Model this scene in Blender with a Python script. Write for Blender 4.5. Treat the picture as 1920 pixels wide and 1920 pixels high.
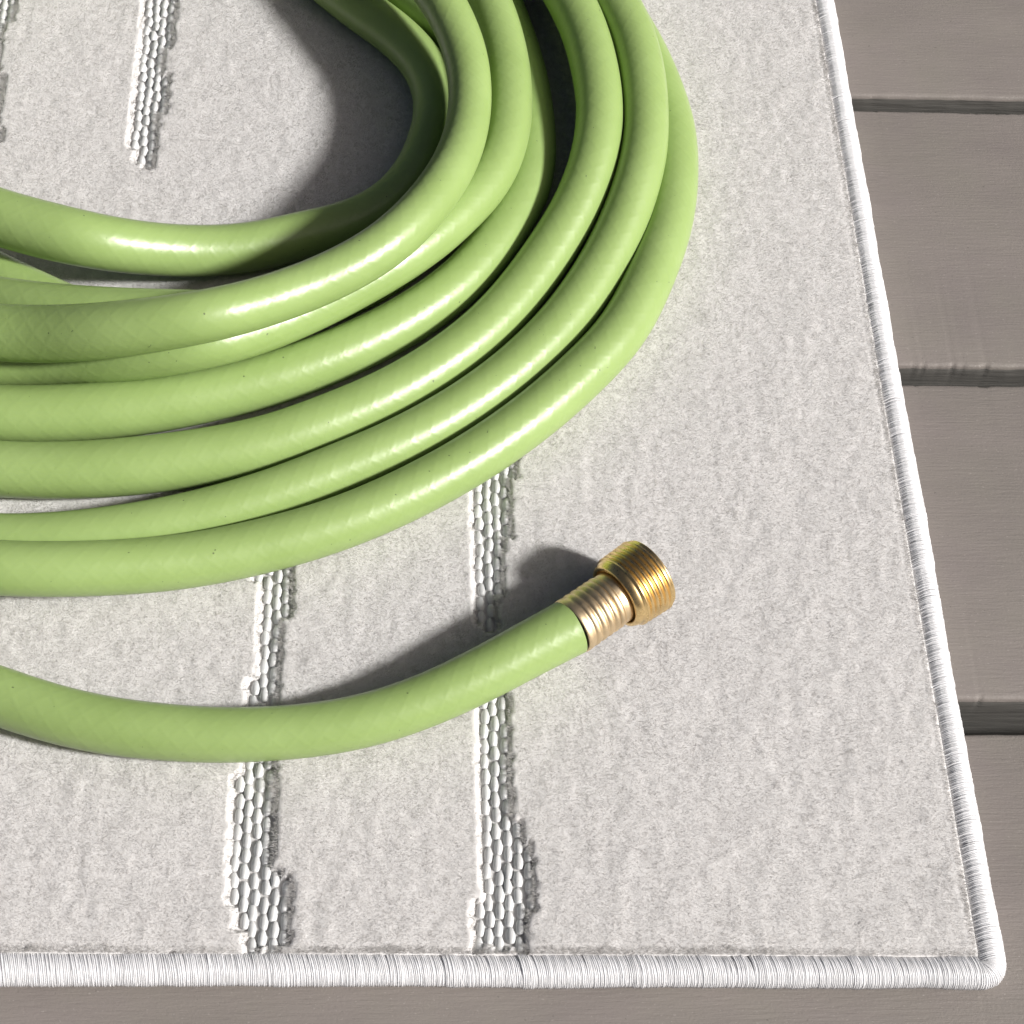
import bpy, math, random
import numpy as np
from mathutils import Vector, Matrix

for o in list(bpy.data.objects):
    bpy.data.objects.remove(o, do_unlink=True)
scene = bpy.context.scene
COL = scene.collection
MM = 0.001
rng = np.random.default_rng(7)
random.seed(7)

# ------------------------------------------------------------------ camera
cam_data = bpy.data.cameras.new("camera")
cam_data.sensor_width = 36.0
cam_data.lens = 36.0 * 3594.0 / 1920.0
cam_data.clip_start = 0.02
cam_data.clip_end = 200.0
cam = bpy.data.objects.new("camera", cam_data)
COL.objects.link(cam)
RM = ((0.9977375143409395, -0.005986425086045637, -0.06696278960327713),
      (-0.03150201937108825, 0.8382869097066031, -0.5443185462485152),
      (0.05939255216192664, 0.5451964964388918, 0.8362017131161896))
m4 = Matrix(RM).to_4x4()
m4.translation = Vector((-51.896, -421.847, 659.056)) * MM
cam.matrix_world = m4
scene.camera = cam
scene.cycles.caustics_reflective = False
scene.cycles.caustics_refractive = False
scene.cycles.sample_clamp_indirect = 2.0

# ------------------------------------------------------------------ light
SUN_DIR = Vector((1.3, -0.54, 1.0)).normalized()      # towards the sun
elev = math.asin(SUN_DIR.z)
world = bpy.data.worlds.new("World")
scene.world = world
world.use_nodes = True
wn = world.node_tree.nodes
wl = world.node_tree.links
bg = wn["Background"]
sky = wn.new("ShaderNodeTexSky")
sky.sky_type = 'NISHITA'
sky.sun_disc = False
sky.sun_elevation = elev
sky.sun_rotation = math.atan2(SUN_DIR.x, SUN_DIR.y)
sky.air_density = 0.4
sky.dust_density = 6.0
sky.ozone_density = 0.0
wl.new(sky.outputs[0], bg.inputs[0])
bg.inputs[1].default_value = 0.05
sd = bpy.data.lights.new("sun", 'SUN')
sd.energy = 5.0
sd.angle = math.radians(6.5)
sd.color = (1.0, 0.985, 0.965)
sun = bpy.data.objects.new("sun", sd)
COL.objects.link(sun)
sun.rotation_euler = SUN_DIR.to_track_quat('Z', 'Y').to_euler()
sun.location = SUN_DIR * 3
scene.view_settings.view_transform = 'Standard'
scene.view_settings.look = 'None'
scene.view_settings.gamma = 1.0
scene.view_settings.use_curve_mapping = False
scene.view_settings.exposure = 0.12

# ------------------------------------------------------------------ helpers
def empty(name, loc=(0, 0, 0)):
    o = bpy.data.objects.new(name, None)
    o.empty_display_size = 0.02
    COL.objects.link(o)
    o.location = loc
    return o

def tag(o, label=None, cat=None, kind=None, group=None):
    if label: o["label"] = label
    if cat: o["category"] = cat
    if kind: o["kind"] = kind
    if group: o["group"] = group
    return o

def mesh_np(name, V, F, mat=None, smooth=True, uv=None, parent=None, link=True):
    """V (n,3) in mm, F (m,4) or (m,3) int."""
    me = bpy.data.meshes.new(name)
    V = np.asarray(V, np.float32) * MM
    F = np.asarray(F, np.int32)
    k = F.shape[1]
    me.vertices.add(len(V)); me.vertices.foreach_set("co", V.ravel())
    me.loops.add(F.size); me.loops.foreach_set("vertex_index", F.ravel())
    me.polygons.add(len(F))
    me.polygons.foreach_set("loop_start", np.arange(0, F.size, k, dtype=np.int32))
    me.update(calc_edges=True)
    me.polygons.foreach_set("use_smooth", np.full(len(F), smooth))
    if uv is not None:
        l = me.uv_layers.new(name="UVMap")
        l.data.foreach_set("uv", np.asarray(uv, np.float32).ravel())
    me.validate(); me.update()
    if mat: me.materials.append(mat)
    if not link: return me
    o = bpy.data.objects.new(name, me)
    COL.objects.link(o)
    if parent: o.parent = parent
    return o

def new_mat(name):
    m = bpy.data.materials.new(name)
    m.use_nodes = True
    return m, m.node_tree.nodes, m.node_tree.links, m.node_tree.nodes["Principled BSDF"]

def N(nodes, kind, **kw):
    n = nodes.new(kind)
    for k, v in kw.items():
        setattr(n, k, v)
    return n

def math_node(nodes, links, op, a, b=None, c=None, clamp=False):
    n = nodes.new("ShaderNodeMath"); n.operation = op; n.use_clamp = clamp
    for i, v in enumerate((a, b, c)):
        if v is None: continue
        if hasattr(v, "is_output"): links.new(v, n.inputs[i])
        else: n.inputs[i].default_value = v
    return n.outputs[0]

def ramp(nodes, links, fac, stops):
    r = nodes.new("ShaderNodeValToRGB")
    e = r.color_ramp.elements
    while len(e) > 1: e.remove(e[-1])
    e[0].position = stops[0][0]; e[0].color = (*stops[0][1], 1)
    for p, c in stops[1:]:
        x = e.new(p); x.color = (*c, 1)
    links.new(fac, r.inputs[0])
    return r.outputs[0]

def vnoise(x, y, cell, seed):
    """smooth value noise sampled at arrays x, y (mm)"""
    r = np.random.default_rng(seed)
    T = r.random((256, 256)).astype(np.float32)
    gx = x / cell; gy = y / cell
    ix = np.floor(gx).astype(int); iy = np.floor(gy).astype(int)
    fx = gx - ix; fy = gy - iy
    fx = fx * fx * (3 - 2 * fx); fy = fy * fy * (3 - 2 * fy)
    a = T[ix % 256, iy % 256]; b = T[(ix + 1) % 256, iy % 256]
    c = T[ix % 256, (iy + 1) % 256]; d = T[(ix + 1) % 256, (iy + 1) % 256]
    return (a * (1 - fx) + b * fx) * (1 - fy) + (c * (1 - fx) + d * fx) * fy

# ------------------------------------------------------------------ materials
def noise(nodes, links, vec, scale, detail=3, rough=0.5, dist=0.0):
    n = nodes.new("ShaderNodeTexNoise")
    n.inputs["Scale"].default_value = scale
    n.inputs["Detail"].default_value = detail
    n.inputs["Roughness"].default_value = rough
    n.inputs["Distortion"].default_value = dist
    if vec is not None: links.new(vec, n.inputs["Vector"])
    return n.outputs["Fac"]

def mapping(nodes, links, vec, scale=(1, 1, 1), rot=(0, 0, 0)):
    m = nodes.new("ShaderNodeMapping")
    m.inputs["Scale"].default_value = scale
    m.inputs["Rotation"].default_value = rot
    links.new(vec, m.inputs["Vector"])
    return m.outputs[0]

def mixc(nodes, links, fac, a, b):
    n = nodes.new("ShaderNodeMix"); n.data_type = 'RGBA'
    if hasattr(fac, "is_output"): links.new(fac, n.inputs[0])
    else: n.inputs[0].default_value = fac
    for i, v in ((6, a), (7, b)):
        if hasattr(v, "is_output"): links.new(v, n.inputs[i])
        else: n.inputs[i].default_value = (*v, 1)
    return n.outputs[2]

def bump(nodes, links, h, strength, dist, normal=None):
    b = nodes.new("ShaderNodeBump")
    b.inputs["Strength"].default_value = strength
    b.inputs["Distance"].default_value = dist
    links.new(h, b.inputs["Height"])
    if normal is not None: links.new(normal, b.inputs["Normal"])
    return b.outputs[0]

# painted deck boards
mat_deck, n_, l_, p_ = new_mat("deck_paint")
tc = n_.new("ShaderNodeTexCoord").outputs["Object"]
oi = n_.new("ShaderNodeObjectInfo").outputs["Random"]
big = noise(n_, l_, mapping(n_, l_, tc, (5, 14, 5)), 2.2, 4, .6)
col = ramp(n_, l_, big, [(.3, ((.20,.176,.163))), (.7, ((.245,.214,.199)))])
fine = noise(n_, l_, mapping(n_, l_, tc, (25, 260, 60)), 3.0, 4, .65)
hue = noise(n_, l_, tc, 26, 3, .6)
col = mixc(n_, l_, math_node(n_, l_, 'MULTIPLY', math_node(n_, l_, 'SUBTRACT', hue, .3, clamp=True), .9, clamp=True), col, (.232, .222, .178))
col = mixc(n_, l_, math_node(n_, l_, 'MULTIPLY', fine, .42), col, (.165, .148, .14))
spk = noise(n_, l_, tc, 420, 2, .5)
spk = math_node(n_, l_, 'GREATER_THAN', spk, .735)
col = mixc(n_, l_, math_node(n_, l_, 'MULTIPLY', spk, .5), col, (.10, .09, .08))
dust = noise(n_, l_, mapping(n_, l_, tc, (1, 2, 1)), 650, 2, .5)
dust = math_node(n_, l_, 'GREATER_THAN', dust, .70)
col = mixc(n_, l_, math_node(n_, l_, 'MULTIPLY', dust, .35), col, (.42, .39, .36))
l_.new(col, p_.inputs["Base Color"])
p_.inputs["Roughness"].default_value = .55
p_.inputs["Specular IOR Level"].default_value = .35
hb = math_node(n_, l_, 'ADD', fine, math_node(n_, l_, 'MULTIPLY', noise(n_, l_, tc, 900, 3, .6), .35))
l_.new(bump(n_, l_, hb, .6, .0005), p_.inputs["Normal"])

mat_side, n_, l_, p_ = new_mat("grey_board_side")  # board sides, greyer and darker than the painted tops
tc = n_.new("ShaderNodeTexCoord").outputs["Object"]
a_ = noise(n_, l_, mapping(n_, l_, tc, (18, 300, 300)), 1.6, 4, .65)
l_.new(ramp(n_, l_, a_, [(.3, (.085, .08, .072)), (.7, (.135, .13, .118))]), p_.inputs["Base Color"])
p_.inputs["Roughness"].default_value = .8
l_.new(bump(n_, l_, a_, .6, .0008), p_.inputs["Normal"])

mat_soil, n_, l_, p_ = new_mat("soil_under_deck")
tc = n_.new("ShaderNodeTexCoord").outputs["Object"]
l_.new(ramp(n_, l_, noise(n_, l_, tc, 40, 6, .7), [(.3, (.03, .026, .022)), (.7, (.075, .065, .055))]), p_.inputs["Base Color"])
p_.inputs["Roughness"].default_value = .95

# hose vinyl (u = mm along the hose, v = turns around it)
mat_hose, n_, l_, p_ = new_mat("hose_vinyl")
uv = n_.new("ShaderNodeUVMap").outputs[0]
sep = n_.new("ShaderNodeSeparateXYZ"); l_.new(uv, sep.inputs[0])
U, Vv = sep.outputs[0], sep.outputs[1]
ang = math_node(n_, l_, 'MULTIPLY', Vv, 2 * math.pi * 7)
wu = math_node(n_, l_, 'MULTIPLY', U, 2 * math.pi / 9.0)
s1 = math_node(n_, l_, 'COSINE', math_node(n_, l_, 'ADD', wu, ang))
s2 = math_node(n_, l_, 'COSINE', math_node(n_, l_, 'SUBTRACT', wu, ang))
s1p = math_node(n_, l_, 'POWER', math_node(n_, l_, 'MAXIMUM', s1, 0.0), 2.2)
s2p = math_node(n_, l_, 'POWER', math_node(n_, l_, 'MAXIMUM', s2, 0.0), 2.2)
braid = math_node(n_, l_, 'MAXIMUM', s1p, s2p)
cross = math_node(n_, l_, 'MULTIPLY', s1p, s2p)
tco = n_.new("ShaderNodeTexCoord").outputs["Object"]
mott = noise(n_, l_, tco, 38, 3, .55)
col = ramp(n_, l_, mott, [(.3, (.26,.365,.12)), (.7, (.29,.40,.14))])
patchy = noise(n_, l_, tco, 120, 2, .5)
crs = math_node(n_, l_, 'MULTIPLY', cross, math_node(n_, l_, 'MULTIPLY_ADD', patchy, 1.6, -.55, clamp=True), clamp=True)
col = mixc(n_, l_, math_node(n_, l_, 'MULTIPLY', math_node(n_, l_, 'POWER', crs, 4.0), .5), col, (.38,.48,.20))
dirt = math_node(n_, l_, 'GREATER_THAN', noise(n_, l_, tco, 520, 1, .4), .80)
col = mixc(n_, l_, math_node(n_, l_, 'MULTIPLY', dirt, .65), col, (.05, .055, .03))
l_.new(col, p_.inputs["Base Color"])
p_.inputs["Specular IOR Level"].default_value = .55
smear = noise(n_, l_, mapping(n_, l_, tco, (1, 1, 1)), 160, 4, .6)
l_.new(math_node(n_, l_, 'MULTIPLY_ADD', smear, .16, .27), p_.inputs["Roughness"])
p_.inputs["Subsurface Weight"].default_value = .12
p_.inputs["Subsurface Radius"].default_value = (1, 1, .3)
p_.inputs["Subsurface Scale"].default_value = .0015
micro = noise(n_, l_, tco, 700, 2, .5)
wav = noise(n_, l_, tco, 190, 3, .6)
h = math_node(n_, l_, 'MULTIPLY_ADD', wav, 2.6, braid)
b1 = bump(n_, l_, h, .31, .00013)
l_.new(bump(n_, l_, micro, .12, .0001, b1), p_.inputs["Normal"])

# brass
def brass(name, c, r, scr):
    m, n, l, p = new_mat(name)
    t = n.new("ShaderNodeTexCoord").outputs["Object"]
    a = noise(n, l, t, 140, 4, .6)
    cc = ramp(n, l, a, [(.3, tuple(x * .80 for x in c)), (.55, c), (.75, tuple(min(1, x * 1.06) for x in c))])
    l.new(cc, p.inputs["Base Color"])
    p.inputs["Metallic"].default_value = 1.0
    l.new(math_node(n, l, 'MULTIPLY_ADD', noise(n, l, t, 420, 3, .6), .18, r), p.inputs["Roughness"])
    l.new(bump(n, l, noise(n, l, t, scr, 3, .6), .12, .0002), p.inputs["Normal"])
    return m
mat_brass_head = brass("polished_brass", (.90, .66, .32), .20, 700)
mat_brass_ferrule = brass("satin_brass", (.80, .63, .40), .34, 1100)
mat_rubber, n_, l_, p_ = new_mat("black_rubber")
p_.inputs["Base Color"].default_value = (.02, .02, .018, 1)
p_.inputs["Roughness"].default_value = .6

# rug yarns
mat_pile, n_, l_, p_ = new_mat("pile_yarn")
hi = n_.new("ShaderNodeHairInfo")
geo = n_.new("ShaderNodeNewGeometry").outputs["Position"]
tuft = noise(n_, l_, mapping(n_, l_, geo, (1.0, .55, 1)), 210, 3, .6)
col = ramp(n_, l_, tuft, [(.30, (.59,.576,.564)), (.70, (.70,.687,.674))])
col = mixc(n_, l_, math_node(n_, l_, 'MULTIPLY', math_node(n_, l_, 'GREATER_THAN', hi.outputs["Random"], .95), .75), col, (.93, .92, .91))  # a few random fibres whitened to imitate sparkling glints
l_.new(col, p_.inputs["Base Color"])
p_.inputs["Roughness"].default_value = .7
p_.inputs["Specular IOR Level"].default_value = .12
tr_ = n_.new("ShaderNodeBsdfTranslucent"); l_.new(col, tr_.inputs["Color"])
mx_ = n_.new("ShaderNodeMixShader"); mx_.inputs[0].default_value = .58
l_.new(p_.outputs[0], mx_.inputs[1]); l_.new(tr_.outputs[0], mx_.inputs[2])
l_.new(mx_.outputs[0], n_["Material Output"].inputs["Surface"])

mat_bed, n_, l_, p_ = new_mat("pile_ground")
tc = n_.new("ShaderNodeTexCoord").outputs["Object"]
l_.new(ramp(n_, l_, noise(n_, l_, tc, 300, 4, .6), [(.3, (.59,.576,.564)), (.7, (.70,.687,.674))]), p_.inputs["Base Color"])
p_.inputs["Roughness"].default_value = .9
p_.inputs["Subsurface Weight"].default_value = 1.0
p_.inputs["Subsurface Radius"].default_value = (1, 1, 1)
p_.inputs["Subsurface Scale"].default_value = .0016
l_.new(bump(n_, l_, noise(n_, l_, tc, 1600, 3, .6), .3, .0003), p_.inputs["Normal"])

# the rest of the rug, where the nap is not modelled fibre by fibre: colour darkened for the shading fibres would give
mat_bed_far = mat_bed.copy(); mat_bed_far.name = "pile_ground_shaded"
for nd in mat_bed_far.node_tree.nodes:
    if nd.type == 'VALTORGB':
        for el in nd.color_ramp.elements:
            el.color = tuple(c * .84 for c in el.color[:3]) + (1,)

mat_knot, n_, l_, p_ = new_mat("flatweave_yarn")
tc = n_.new("ShaderNodeTexCoord").outputs["Object"]
fib = noise(n_, l_, mapping(n_, l_, tc, (1400, 140, 300)), 1.0, 3, .6)
rnd = n_.new("ShaderNodeObjectInfo").outputs["Random"]
col = ramp(n_, l_, rnd, [(0, (.56, .565, .56)), (1, (.68, .685, .68))])
l_.new(col, p_.inputs["Base Color"])
p_.inputs["Roughness"].default_value = .46
p_.inputs["Specular IOR Level"].default_value = .5
p_.inputs["Subsurface Weight"].default_value = .6
p_.inputs["Subsurface Radius"].default_value = (1, 1, 1)
p_.inputs["Subsurface Scale"].default_value = .0009
l_.new(bump(n_, l_, fib, .35, .0003), p_.inputs["Normal"])

mat_bind, n_, l_, p_ = new_mat("binding_yarn")
geo = n_.new("ShaderNodeNewGeometry").outputs["Position"]
col = ramp(n_, l_, noise(n_, l_, geo, 260, 3, .6), [(.3, (.60, .598, .605)), (.7, (.70, .70, .715))])
l_.new(col, p_.inputs["Base Color"])
p_.inputs["Roughness"].default_value = .36
p_.inputs["Specular IOR Level"].default_value = .5
p_.inputs["Subsurface Weight"].default_value = .5
p_.inputs["Subsurface Radius"].default_value = (1, 1, 1)
p_.inputs["Subsurface Scale"].default_value = .0007
l_.new(bump(n_, l_, noise(n_, l_, geo, 2400, 2, .6), .3, .0002), p_.inputs["Normal"])

# ------------------------------------------------------------------ ground and deck
g = mesh_np("ground", [(-60000, -60000, -120), (60000, -60000, -120), (60000, 60000, -120), (-60000, 60000, -120)], [(0, 1, 2, 3)], mat_soil)
tag(g, "bare dark soil beneath the deck", kind="structure")
deck = tag(empty("deck"), "taupe painted timber deck boards running left to right under the rug", kind="structure")
gaps = [(-262.0, -250.0), (-93.9, -79.5), (75.4, 84.8), (241.0, 250.1), (408.0, 417.5), (575.0, 584.0), (742, 751.5), (909, 918)]
def board(y0, y1, seed, x0=-1150., x1=800.):
    """rounded-edge plank with a slightly chipped arris"""
    r = np.random.default_rng(seed)
    xs = np.concatenate([np.arange(x0, 120, 12.), np.arange(120, 330, 1.1), np.arange(330, x1 + 1, 12.)])
    w = y1 - y0
    prof = [(0.0, -38), (0.0, -24), (0.0, -9), (0.02, -4.2), (.12, -2.2), (.5, -.9), (1.2, -.25), (2.6, 0), (w / 2, .15), (w - 2.6, 0),
            (w - 1.2, -.25), (w - .5, -.9), (w - .12, -2.2), (w, -4.2), (w, -9), (w, -38)]
    n = len(prof)
    V = np.zeros((len(xs), n, 3))
    for j, (py, pz) in enumerate(prof):
        V[:, j, 0] = xs; V[:, j, 1] = y0 + py; V[:, j, 2] = pz
    big_ = vnoise(xs, xs * 0 + seed * 31.7, 60., seed) - .5
    med = vnoise(xs, xs * 0 + seed * 17.1, 6., seed + 1) - .5
    sml = vnoise(xs, xs * 0 + seed * 11.1, 2.2, seed + 2)
    chip = np.clip(sml - .72, 0, 1) * 3.2 * (vnoise(xs, xs * 0 + 3., 25., seed + 3) > .45)
    for j in (3, 4, 5, 6, 7):
        V[:, j, 1] += big_ * .8 + med * .45 + (chip * 1.1 if j in (4, 5) else chip * .5)
        V[:, j, 2] -= chip * (.5 if j in (5, 6) else 0)
    for j in (1, 2):
        V[:, j, 1] += big_ * .8
    chip2 = np.clip(vnoise(xs, xs * 0 + 8., 2.6, seed + 7) - .75, 0, 1) * 3.
    for j in (9, 10, 11, 12):
        V[:, j, 1] -= big_ * .5 + med * .35 + (chip2 if j in (10, 11) else chip2 * .4)
    a = np.arange(len(xs) - 1)[:, None] * n; b = np.arange(n - 1)[None]
    i0 = (a + b).ravel()
    F = np.column_stack([i0, i0 + n, i0 + n + 1, i0 + 1])
    cap = len(xs) * n
    o = mesh_np("deck_board", V.reshape(-1, 3), F, mat_deck, parent=deck)
    o.data.materials.append(mat_side)
    mi = np.tile(np.isin(np.arange(n - 1), (0, 1, 2, 3, n - 2, n - 3)).astype(np.int32), len(xs) - 1)
    o.data.polygons.foreach_set("material_index", mi)
    return o
for i in range(len(gaps) - 1):
    board(gaps[i][1], gaps[i + 1][0], 11 + i * 5)
board(-418, -262, 3)
# joists carrying the boards
for xj in (-900, -500, -100, 300, 700):
    V = [(xj + a, b, c) for a in (0, 45) for b in (-420, 920) for c in (-110, -26.5)]
    mesh_np("joist", V, [(0, 1, 3, 2), (4, 6, 7, 5), (0, 4, 5, 1), (2, 3, 7, 6), (1, 5, 7, 3), (0, 2, 6, 4)], mat_deck, smooth=False, parent=deck)

# ------------------------------------------------------------------ rug
rug = tag(empty("area_rug", (0, 0, 0)), "pale grey cut pile rug with carved flatweave stripes and white bound edge, under the hose", "rug")
XE = 165.3                      # centre line of the right-hand binding
YB = lambda x: -189.33 - .0132 * x   # centre line of the front binding
X0, Y1 = -760., 780.            # far sides of the rug

KX, KY = 3.63, 6.2
stripes = [[[-76.9, -15.6, -2.5], [-101.9, -15.8, -3.7], [-119.5, -16.0, -3.8], [-132.3, -16.0, -3.4], [-137.0, -15.4, -0.0], [-147.1, -15.2, 3.5], [-163.5, -15.6, 4.4], [-165.5, -19.1, 4.4], [-172.5, -19.2, 1.0], [-185.3, -19.5, 0.6]], [[-103.9, -103.6, -89.4], [-112.6, -104.0, -89.1], [-121.3, -105.6, -89.2], [-136.1, -106.1, -89.4], [-152.6, -105.7, -89.2], [-154.7, -105.6, -83.8], [-162.8, -105.2, -83.2], [-164.8, -101.7, -85.0], [-184.5, -100.8, -84.4]], [[27.6, -16.0, 4.6], [9.1, -16.4, 0.2], [-7.2, -16.3, -0.3], [-8.0, -15.9, -4.0], [-21.6, -15.9, -4.4], [-36.5, -16.0, -5.5], [-37.7, -16.1, -8.2], [-51.1, -16.3, -8.4]], [[-19.6, -102.3, -85.4], [-31.9, -101.4, -86.6], [-44.0, -99.7, -86.8], [-46.5, -99.2, -90.9], [-67.7, -98.3, -90.2], [-74.6, -102.1, -89.9], [-86.0, -102.0, -90.0]], [[307.4, -169.5, -152.0], [299.9, -169.5, -152.6], [281.4, -169.1, -152.4], [263.2, -168.8, -153.8], [245.4, -168.5, -156.6], [242.0, -168.8, -153.4], [223.0, -168.8, -152.7], [211.1, -169.1, -155.8], [199.4, -168.0, -156.9], [194.4, -165.2, -157.1], [185.3, -162.2, -156.9]], [[304.6, -254.2, -229.3], [286.1, -251.9, -227.8], [275.1, -250.6, -231.2], [253.7, -248.0, -231.8], [202.5, -241.9, -226.6]]]
kx0, ky0 = (-9.63, -149.74)
knots = []
for si, st in enumerate(stripes):
    ys = np.array([r[0] for r in st]); L = np.array([r[1] for r in st]); Rr = np.array([r[2] for r in st])
    o_ = np.argsort(ys); ys, L, Rr = ys[o_], L[o_], Rr[o_]
    for i in range(-120, 60):
        x = kx0 + i * KX
        for j in range(-60, 110):
            y = ky0 + j * KY + (KY / 2 if i % 2 else 0)
            if y < ys[0] or y > ys[-1]: continue
            if np.interp(y, ys, L) + .9 < x < np.interp(y, ys, Rr) - .6:
                if y < YB(x) + 7.0: continue
                knots.append((x, y, si))
GX0, GX1, GY0, GY1 = -262., 163., -194., 332.
RES = .5
mw, mh = int((GX1 - GX0) / RES) + 1, int((GY1 - GY0) / RES) + 1
mask = np.zeros((mw, mh), bool)
for x, y, si in knots:
    a0 = int((x - KX * .5 - .15 - GX0) / RES); a1 = int((x + KX * .5 - .1 - GX0) / RES)
    b0 = int((y - KY * .52 - GY0) / RES); b1 = int((y + KY * .52 - GY0) / RES)
    mask[max(a0, 0):max(a1 + 1, 0), max(b0, 0):max(b1 + 1, 0)] = True
def in_groove(x, y):
    i = np.clip(((x - GX0) / RES).astype(int), 0, mw - 1); j = np.clip(((y - GY0) / RES).astype(int), 0, mh - 1)
    ok = (x > GX0) & (x < GX1) & (y > GY0) & (y < GY1)
    return mask[i, j] & ok

# pile ground: the dense foot of the pile, sunk to the flatweave level inside the carved stripes
def pile_height(x, y):
    return (vnoise(x, y * .6, 4.2, 21) - .5) * .34 + (vnoise(x, y, 13., 22) - .5) * .32 + (vnoise(x, y, 60., 23) - .5) * .5
xs = np.concatenate([np.arange(X0 + 5, GX0, 12.), np.arange(GX0, GX1, 1.0), [GX1]])
ys = np.concatenate([np.arange(0.0, GY1 + 190, 1.0), np.arange(GY1 + 190, Y1 + 185, 12.)])
XX, YY = np.meshgrid(xs, ys, indexing='ij')
OFF = YY.copy()
YY = YY + YB(XX)
ZZ = 10.6 + pile_height(XX, YY)
JX = XX + (vnoise(XX, YY, 2.3, 51) - .5) * 1.7; JY = YY + (vnoise(XX, YY, 2.3, 52) - .5) * 2.2
for ox, oy in ((1.1, 0), (-1.1, 0), (0, 1.1), (0, -1.1)):
    ZZ = np.where(in_groove(JX + ox, JY + oy), np.minimum(ZZ, 9.0 + vnoise(XX, YY, 2.6, 41) * 1.2), ZZ)
ZZ = np.where(in_groove(JX, JY), 7.3, ZZ)
wob_ = vnoise(XX, YY, 5., 61) * .9
dedge = np.minimum(OFF, XE - XX) - wob_ * .7          # how far inside the binding's centre line
ZZ = np.where(dedge < 7.0, np.minimum(ZZ, 9.9 + np.sqrt(np.clip((dedge - 3.4) / 3.6, 0, 1)) * .7), ZZ)
edge = dedge < 3.4
ZZ = np.where(edge, 3.0, ZZ)
YY2 = np.maximum(YY, YB(XX))
V = np.stack([XX, YY2, ZZ], -1).reshape(-1, 3)
nx, ny = len(xs), len(ys)
ii = (np.arange(nx - 1)[:, None] * ny + np.arange(ny - 1)[None]).ravel()
F = np.column_stack([ii, ii + ny, ii + ny + 1, ii + 1])
bed = mesh_np("backing", V, F, mat_bed, parent=rug)
bed.data.materials.append(mat_bed_far)
cx_ = V[F[:, 0], 0]; cy_ = V[F[:, 0], 1]
bed.data.polygons.foreach_set("material_index", ((cx_ < GX0) | (cy_ > GY1)).astype(np.int32))

# flatweave knots in the carved stripes: one shared scale-shaped stitch, three variants
def knot_mesh(seed):
    r = np.random.default_rng(seed)
    rows = [(-1.0, .0, .45), (-.84, .74, .92), (-.35, 1.06, 1.0), (.30, 1.03, .88), (.80, .70, .55), (1.0, .0, .15)]
    V = []; idx = []
    for (v, w, z) in rows:
        if w == 0:
            idx.append([len(V)]); V.append((0, v * KY * .54, 7.8 + z * .8)); continue
        row = []
        for u in (-1, -.55, 0, .55, 1):
            row.append(len(V))
            dome = math.sqrt(max(0, 1 - u * u * .98))
            V.append((u * w * KX * .5, v * KY * .54 + r.uniform(-.05, .05), 7.8 + (z * 1.25 * dome + (-1.0 if abs(u) == 1 else 0))))
        idx.append(row)
    F = []
    for a, b in zip(idx[:-1], idx[1:]):
        if len(a) == 1:
            for k in range(4): F.append((a[0], b[k + 1], b[k]))
        elif len(b) == 1:
            for k in range(4): F.append((a[k], a[k + 1], b[0]))
        else:
            for k in range(4):
                F.append((a[k], a[k + 1], b[k + 1])); F.append((a[k], b[k + 1], b[k]))
    V = np.array(V)
    return V, np.array(F)
kv = [knot_mesh(s) for s in range(4)]
kme = []
for V, F in kv:
    # orient upwards
    F = F[:, ::1]
    kme.append(mesh_np("weave_knot", V, F, mat_knot, link=False))
extraV, extraF, off = [], [], 0
first = True
for n_i, (x, y, si) in enumerate(knots):
    k = random.randrange(4)
    if si >= 5:
        V, F = kv[k]
        extraV.append(V + np.array([x, y, random.uniform(-.2, .2)])); extraF.append(F + off); off += len(V)
        continue
    o = bpy.data.objects.new("weave_knot", kme[k])
    o.location = Vector((x + random.uniform(-.15, .15), y + random.uniform(-.15, .15), random.uniform(-.25, .3))) * MM
    o.rotation_euler = (random.uniform(-.05, .05), random.uniform(-.08, .08), random.uniform(-.06, .06))
    o.scale = (random.uniform(.92, 1.03), random.uniform(.95, 1.03), 1)
    o.parent = rug
    COL.objects.link(o)
if extraV:
    tag(mesh_np("weave_knots", np.concatenate(extraV), np.concatenate(extraF), mat_knot, parent=rug), kind="stuff")
print("knots", len(knots), sum(1 for k in knots if k[2] < 5))

# bound edge: a core cord with yarn wound round it
def edge_path(step_fn):
    """points (x, y, nx, ny) along front edge (left to right), round the corner, up the right side"""
    P = []
    R = 3.4
    x = X0
    while x < XE - R:
        P.append((x, YB(x), 0.0, -1.0)); x += step_fn(x, YB(x))
    cx, cy = XE - R, YB(XE) + R
    a = 0.0
    while a < 90:
        t = math.radians(-90 + a)
        P.append((cx + R * math.cos(t), cy + R * math.sin(t), math.cos(t), math.sin(t))); a += 6.0
    y = cy
    while y < Y1:
        P.append((XE, y, 1.0, 0.0)); y += step_fn(XE, y)
    return P
def step(x, y):
    return random.uniform(.52, .74) if (x > -270 and y < 340) else 1.6
path = edge_path(step)
BV, BF = [], []
nb = 0
NS, NR = 14, 5
phi = np.linspace(math.radians(-70), math.radians(250), NS)   # around the section; 0 = outward, 90 = up
gleft = 0; goff = 0; gtilt = 0; gr = 0
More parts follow.
